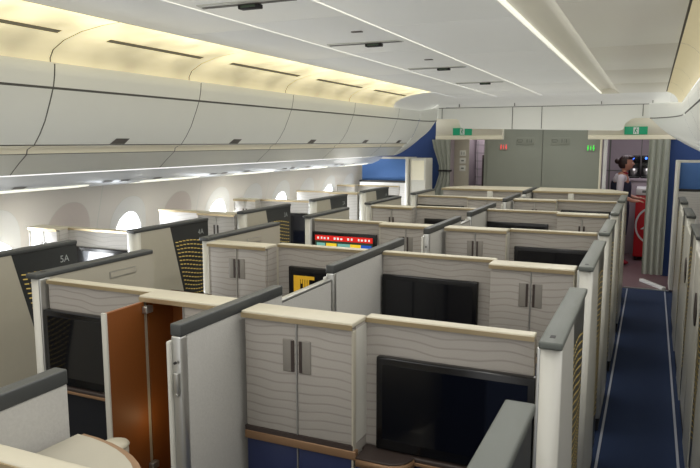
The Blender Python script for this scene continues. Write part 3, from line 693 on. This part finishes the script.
b_.build('plate', r); b_ = MB(); person_icon(b_, -.015, .038, .024, M['iconm'], -.004); person_icon(b_, .02, .038, .024, M['iconm'], -.004); b_.box(-.02, .02, -.004, -.003, -.08, -.06, M['iconm']); b_.box(-.02, .02, -.004, -.003, -.19, -.17, M['iconm']); b_.build('icons', r)
mb = MB(); mb.box(-.60, -.552, 9.60, 9.66, 0, 2.2, M['white'], .004); struct(mb.build('door_1'))
mb = MB(); mb.box(-2.45, -2.24, 10.5, 10.85, 0, 1.50, M['brown'], .01); mb.box(-2.43, -2.26, 10.49, 10.5, .7, 1.45, M['dark']); tag(mb.build('galley_locker'), 'dark brown locker beyond the left doorway', 'locker')

# curtains
def curtain(x0, x1, y, z1, name_label, tie=None):
    mb = MB(); n = 60; rows = 14; vs = []
    for j in range(rows + 1):
        z = .02 + (z1 - .02) * j / rows
        pin = 1.0
        if tie: pin = 1 - .45 * math.exp(-((z - tie) / .28) ** 2)
        for i in range(n + 1):
            t = i / n; x = x0 + (x1 - x0) * (1 - (1 - t) * pin)
            vs.append((x, y + .018 * math.sin(t * 2 * PI * 3.5 + .5 * math.sin(z * 3)) * (0.6 + .4 * pin), z))
    mb.add(vs, [(j * (n + 1) + i, j * (n + 1) + i + 1, (j + 1) * (n + 1) + i + 1, (j + 1) * (n + 1) + i) for j in range(rows) for i in range(n)], M['curtain'], True)
    r = thing('curtain', (0, 0, 0), name_label, 'curtain', 'galley curtains'); mb.build('cloth', r)
    if tie:
        b_ = MB(); b_.box(x1 - .17, x1 + .02, y - .035, y + .035, tie - .012, tie + .012, M['dark'], .004); b_.build('tie_strap', r)
curtain(-.045, .20, 9.22, 1.735, 'sage grey curtain hanging at the right of the galley doorway')
curtain(-2.88, -2.60, 9.20, 1.735, 'sage grey curtain gathered left of the galley opening', tie=1.30)

# front stowage cabinets with blue panels
def front_cab(x0, x1, yy, label, mir):
    r = thing('stowage_cabinet', ((x0 + x1) / 2, yy, 0), label, 'cabinet', 'front cabinets'); w = (x1 - x0) / 2
    mb = MB(); mb.box(-w, w, 0, .35, .04, 1.16, M['wavy_lit']); mb.box(-w, w, .08, .35, 1.16, 1.50, M['cream'], .01); mb.build('body', r)
    mb = MB(); mb.box(-w + .01, w - .02, .072, .082, 1.175, 1.475, M['blue'], .002); mb.build('blue_panel', r)
    mb = MB(); e = -w if mir else w
    mb.box(e - .02, e + .02, -.01, .36, .04, 1.50, M['cream'], .01); mb.build('side_panel', r)
    mb = MB(); mb.box(-w, w, .0, .08, 1.16, 1.185, M['dark']); mb.build('ledge', r)
front_cab(-3.66, -2.97, 8.42, 'cabinet with blue panel at the front left beneath the bins', False)
front_cab(.27, 1.06, 8.22, 'cabinet with blue panel at the right edge below the bins', True)
tb = MB().box(-.115, .115, 0, .30, .04, 1.49, M['cream'], .015).box(-.09, .09, -.005, .0, 1.20, 1.46, M['bincream'], .004).build('tall_cabinet', None, (-2.83, 8.45, 0)); tag(tb, 'plain cream tall cabinet right of the left blue panel', 'cabinet')

# ------------------------------------------------------------------ galley cart and coffee makers
gc = thing('galley_cart', (.0, 10.35, 0), 'red trolley with white round emblem in the galley doorway', 'trolley')
mb = MB(); mb.box(-.18, .18, 0, .5, .06, .95, M['red'], .01); mb.build('body', gc)
mb = MB(); mb.box(-.18, .18, -.01, .5, .95, 1.05, M['white'], .01); mb.box(-.10, .10, -.013, -.008, .985, 1.02, M['iconm']); mb.build('top', gc)
mb = MB(); cz = .52; R0, R1 = .235, .210; seg = 40
ringp = lambda r_: [(.06 + r_ * math.cos(2 * PI * i / seg), -.004, cz + r_ * 1.15 * math.sin(2 * PI * i / seg)) for i in range(seg)]
keep = [i for i in range(seg) if abs(.06 + R0 * math.cos(2 * PI * i / seg)) <= .18 and abs(.06 + R0 * math.cos(2 * PI * (i + 1) / seg)) <= .18]
ra, rb = ringp(R0), ringp(R1)
for i in keep: mb.face([ra[i], ra[(i + 1) % seg], rb[(i + 1) % seg], rb[i]], M['white'])
mb.face([(-.10, -.004, cz - .06), (-.02, -.004, cz + .01), (.05, -.004, cz + .10), (.14, -.004, cz + .16), (.06, -.004, cz + .05), (.0, -.004, cz - .05)], M['white'])
mb.face([(-.06, -.0045, cz - .02), (.04, -.0045, cz - .005), (.15, -.0045, cz + .04), (.04, -.0045, cz - .045)], M['white']); mb.build('round_emblem', gc)
for sx_ in (-.14, .14):
    for sy in (.06, .44):
        mb = MB(); mb.cyl((sx_ - .012, sy, .03), (sx_ + .012, sy, .03), .03, .03, M['dark']); mb.build('wheel', gc)
for i, x in enumerate((-.24, -.06)):
    r = thing('coffee_maker', (x, 10.95, 1.17), ['left black coffee maker with blue lamp in the galley', 'right black coffee maker with blue lamp in the galley'][i], 'coffee maker', 'galley coffee makers')
    mb = MB(); mb.box(-.08, .08, 0, .2, .24, .33, M['black'], .01); mb.box(-.08, .08, .12, .2, 0, .24, M['black'], .005); mb.box(-.08, .08, 0, .2, -.01, .02, M['black'], .005); mb.build('body', r)
    mb = MB(); mb.ball((-.02, -.002, .29), (.016, .01, .016), M['ledb']); mb.build('lamp', r)
    mb = MB(); mb.cyl((0, .06, .02), (0, .06, .14), .045, .055, M['metal']); mb.cyl((0, .06, .14), (0, .06, .17), .055, .03, M['dark']); mb.build('jug', r)
mb = MB(); mb.box(-.42, .24, 10.9, 11.37, 1.12, 1.16, M['mauve'], .004); mb.box(-.35, .24, 10.92, 11.37, 0, 1.12, M['mauve'], .004); tag(mb.build('galley_counter'), 'mauve galley counter carrying the coffee makers', 'counter')

# ------------------------------------------------------------------ flight attendant, seen from her right side facing the galley carts
def skin_obj(name, pts, edges, mats, parent=None, lvl=2, root=0):
    me = bpy.data.meshes.new(name); me.from_pydata([p[:3] for p in pts], edges, []); o = bpy.data.objects.new(name, me); COL.objects.link(o)
    me.materials.append(mats)
    sk = o.modifiers.new('skin', 'SKIN'); sk.use_smooth_shade = True
    lay = me.skin_vertices[0].data if me.skin_vertices else None
    if lay is None:
        bm = bmesh.new(); bm.from_mesh(me); bm.verts.layers.skin.verify(); bm.to_mesh(me); bm.free(); lay = me.skin_vertices[0].data
    for i, p in enumerate(pts):
        r_ = p[3]; lay[i].radius = r_ if isinstance(r_, tuple) else (r_, r_); lay[i].use_root = (i == root)
    ss = o.modifiers.new('sub', 'SUBSURF'); ss.levels = lvl; ss.render_levels = lvl
    if parent: o.parent = parent
    return o
at = thing('person', (-.375, 9.98, 0), 'flight attendant in dark vest and pale blouse reaching forward in the galley', 'person')
S = .905
def sp(x, y, z, r): return (x * S, y * S, z * S, tuple(v * S for v in r) if isinstance(r, tuple) else r * S)
B = [sp(0, 0, .92, (.11, .15)), sp(.01, 0, 1.08, (.095, .125)), sp(.0, 0, 1.27, (.11, .155)), sp(.005, 0, 1.36, (.07, .10)), sp(.03, 0, 1.42, .046), sp(.05, 0, 1.475, .046),
     # legs: hip, knee, ankle, toe
     sp(0, -.075, .82, .078), sp(.012, -.07, .48, .052), sp(-.01, -.07, .10, .036), sp(.03, -.07, .035, .034), sp(.12, -.07, .025, .026),
     sp(0, .075, .82, .078), sp(-.02, .07, .48, .052), sp(-.05, .07, .11, .036), sp(-.01, .07, .035, .034), sp(.08, .07, .025, .026),
     # right arm (camera side): shoulder, elbow, wrist, palm
     sp(0, -.165, 1.33, .050), sp(-.005, -.20, 1.08, .040), sp(.19, -.17, 1.00, .029), sp(.245, -.165, 1.00, (.022, .030)),
     sp(0, .165, 1.33, .050), sp(.03, .19, 1.08, .040), sp(.22, .14, 1.02, .029), sp(.27, .13, 1.02, (.022, .030))]
E_ = [(0, 1), (1, 2), (2, 3), (3, 4), (4, 5), (0, 6), (6, 7), (7, 8), (8, 9), (9, 10), (0, 11), (11, 12), (12, 13), (13, 14), (14, 15), (3, 16), (16, 17), (17, 18), (18, 19), (3, 20), (20, 21), (21, 22), (22, 23)]
for palm, hy, hz in ((19, -.165, 1.00), (23, .13, 1.02)):
    px = B[palm][0] / S
    for q, (dy, ln) in enumerate(((-.028, .055), (-.010, .070), (.010, .066), (.028, .050))):
        a = len(B); B.append(sp(px + .03, hy + dy, hz + .004, .0085)); B.append(sp(px + .03 + ln * .6, hy + dy * 1.1, hz - .004, .008)); B.append(sp(px + .03 + ln, hy + dy * 1.1, hz - .022, .007))
        E_ += [(palm, a), (a, a + 1), (a + 1, a + 2)]
    a = len(B); B.append(sp(px - .01, hy + .034, hz + .008, .010)); B.append(sp(px + .03, hy + .052, hz + .010, .008)); E_ += [(palm, a), (a, a + 1)]
body = skin_obj('body', B, E_, M['skin'], at, 2, 0)
# head with features, one mesh
hm = MB(); hx, hz = .062 * S, 1.555 * S
bm = bmesh.new(); bmesh.ops.create_uvsphere(bm, u_segments=28, v_segments=20, radius=1)
for v in bm.verts:
    x, y_, z = v.co; 
    fx = .098 if x > 0 else .098; X = x * fx; Y = y_ * .074; Z = z * .112
    if z < -.2 and x > -.2: Y *= 1 - .35 * min(1, (-z - .2)); X *= 1 - .10 * (-z)
    if x > .75 and abs(y_) < .28 and -.30 < z < .18: X += .022 * (1 - abs(y_) / .28) * (1 - abs(z + .12) / .32)
    if x > .6 and abs(y_) < .4 and -.62 < z < -.42: X += .006
    if x > .6 and .15 < abs(y_) < .5 and .02 < z < .2: X -= .008
    v.co = (X, Y, Z)
hm.bm(bm, M['skin'], True)
for s_ in (-1, 1):
    hm.ball((-.005, s_ * .074, -.005), (.016, .008, .027), M['skin'], 10, 8); hm.ball((.083, s_ * .028, .012), (.009, .013, .008), M['white'], 10, 8); hm.ball((.090, s_ * .028, .012), (.004, .006, .006), M['hair'], 8, 6); hm.box(.084, .094, s_ * .014, s_ * .042, .030, .035, M['hair'])
hm.box(.084, .097, -.02, .02, -.062, -.052, M['redcloth'], .004)
h_ = hm.build('head', at, (hx, 0, hz)); h_.scale = (S, S, S)
hr = MB(); bm = bmesh.new(); bmesh.ops.create_uvsphere(bm, u_segments=28, v_segments=20, radius=1)
for v in bm.verts: v.co = Vector((v.co.x * .108 - .012, v.co.y * .084, v.co.z * .118 + .012))
bmesh.ops.delete(bm, geom=[v for v in bm.verts if (v.co.x > .030 and v.co.z < .062) or v.co.z < -.075 or (v.co.x > .0 and v.co.z < -.01)], context='VERTS')
hr.bm(bm, M['hair'], True); hr.ball((-.125, 0, .035), (.045, .048, .045), M['hair']); hr.ball((.055, 0, .095), (.05, .06, .03), M['hair'])
h2 = hr.build('hair', at, (hx, 0, hz)); h2.scale = (S, S, S)
def grow(p, d, dz=0): r_ = p[3]; return (p[0], p[1], p[2] + dz, tuple(v + d for v in r_) if isinstance(r_, tuple) else r_ + d)
bl = [grow(B[i], .009) for i in (0, 1, 2, 3, 16, 17, 20, 21)]
half = lambda a, b, r_: ((a[0] + b[0]) / 2, (a[1] + b[1]) / 2, (a[2] + b[2]) / 2, r_)
bl[0] = grow(B[0], .006, .06)
bl += [half(B[17], B[18], .040), half(B[21], B[22], .040)]
skin_obj('blouse', bl, [(0, 1), (1, 2), (2, 3), (3, 4), (4, 5), (3, 6), (6, 7), (5, 8), (7, 9)], M['blouse'], at, 2, 0)
ve = [grow(B[0], .020, .02), grow(B[1], .024), grow(B[2], .020, -.005), (B[3][0] + .010, 0, B[3][2] - .012, (.085, .10))]
skin_obj('vest', ve, [(0, 1), (1, 2), (2, 3)], M['uniform'], at, 2, 0)
sk_ = MB(); rings = [(1.02, .118, .145), (.92, .14, .178), (.80, .142, .182), (.62, .132, .17), (.46, .122, .158)]; sg = 24
vs = [(rx * S * math.cos(2 * PI * i / sg), ry * S * math.sin(2 * PI * i / sg), z * S) for z, rx, ry in rings for i in range(sg)]
sk_.add(vs, [(j * sg + i, j * sg + (i + 1) % sg, (j + 1) * sg + (i + 1) % sg, (j + 1) * sg + i) for j in range(4) for i in range(sg)], M['uniform'], True); sk_.build('skirt', at)
sc = MB(); sc.ball((.035 * S, 0, 1.405 * S), (.058, .062, .022), M['redcloth']); sc.build('scarf', at)
for s_ in ((.035, -.07), (-.005, .07)):
    sh2 = MB(); sh2.ball((s_[0] * S + .02, s_[1] * S, .035), (.115 * S, .042, .034), M['redcloth']); sh2.box(s_[0] * S - .06, s_[0] * S - .03, s_[1] * S - .02, s_[1] * S + .02, 0, .04, M['redcloth'], .004); sh2.build('shoe', at)

# ------------------------------------------------------------------ lights
def area(name, loc, rot, sx_, sy, e, col=(1, 1, 1)):
    l = bpy.data.lights.new(name, 'AREA'); l.shape = 'RECTANGLE'; l.size = sx_; l.size_y = sy; l.energy = e; l.color = col
    o = bpy.data.objects.new(name, l); COL.objects.link(o); o.location = loc; o.rotation_euler = rot; return o
area('aisle_cove_light', (-.52, 3.0, 2.27), (0, 0, 0), .14, 11.0, 31, (1, .985, .95))
area('ceiling_fill_light', (-1.58, 3.0, 2.24), (0, 0, 0), .5, 11.0, 36, (1, .99, .96))  # added broad fill for overall brightness, no fixture of this size there
area('left_cove_light', (-2.45, 3.6, 2.20), (0, math.radians(-25), 0), .2, 9.5, 6, (1, .93, .78))
area('right_cove_light', (.16, 5.0, 2.20), (0, math.radians(20), 0), .08, 8.0, 2.5, (1, .94, .8))
for q in range(0, 11):
    if q == 2: continue
    cy = 2.27 + .60 * q
    area('window_daylight', (-3.72, cy, .98), (0, math.radians(-90 + 18), 0), .38, .26, 8.0, (.95, .98, 1)).data.spread = math.radians(120)
area('galley_light', (-.2, 10.3, 2.15), (0, 0, 0), .8, .6, 8, (1, .95, 1)); area('galley_light', (-2.45, 10.3, 2.15), (0, 0, 0), .3, .5, 7, (1, .95, 1))
l = bpy.data.lights.new('wardrobe_lamp', 'POINT'); l.energy = .10; l.color = (1, .75, .4); l.shadow_soft_size = .02
o = bpy.data.objects.new('wardrobe_lamp', l); COL.objects.link(o); o.location = (-1.50, 1.74, .74)
w = bpy.data.worlds.new('world'); SC.world = w; w.use_nodes = True
bg = w.node_tree.nodes['Background']; bg.inputs[0].default_value = (1, .99, .97, 1); bg.inputs[1].default_value = 1.2

# ------------------------------------------------------------------ camera
cam = bpy.data.cameras.new('camera'); co = bpy.data.objects.new('camera', cam); COL.objects.link(co)
cam.sensor_fit = 'HORIZONTAL'; cam.sensor_width = 36; cam.lens = 665.0 * 36 / 700; cam.clip_start = .02
co.location = (0, 0, 1.706)
co.rotation_euler = (PI / 2 - .1379, 0, .4241)
SC.camera = co
SC.view_settings.view_transform = 'Standard'; SC.view_settings.look = 'None'; SC.view_settings.exposure = 0.0
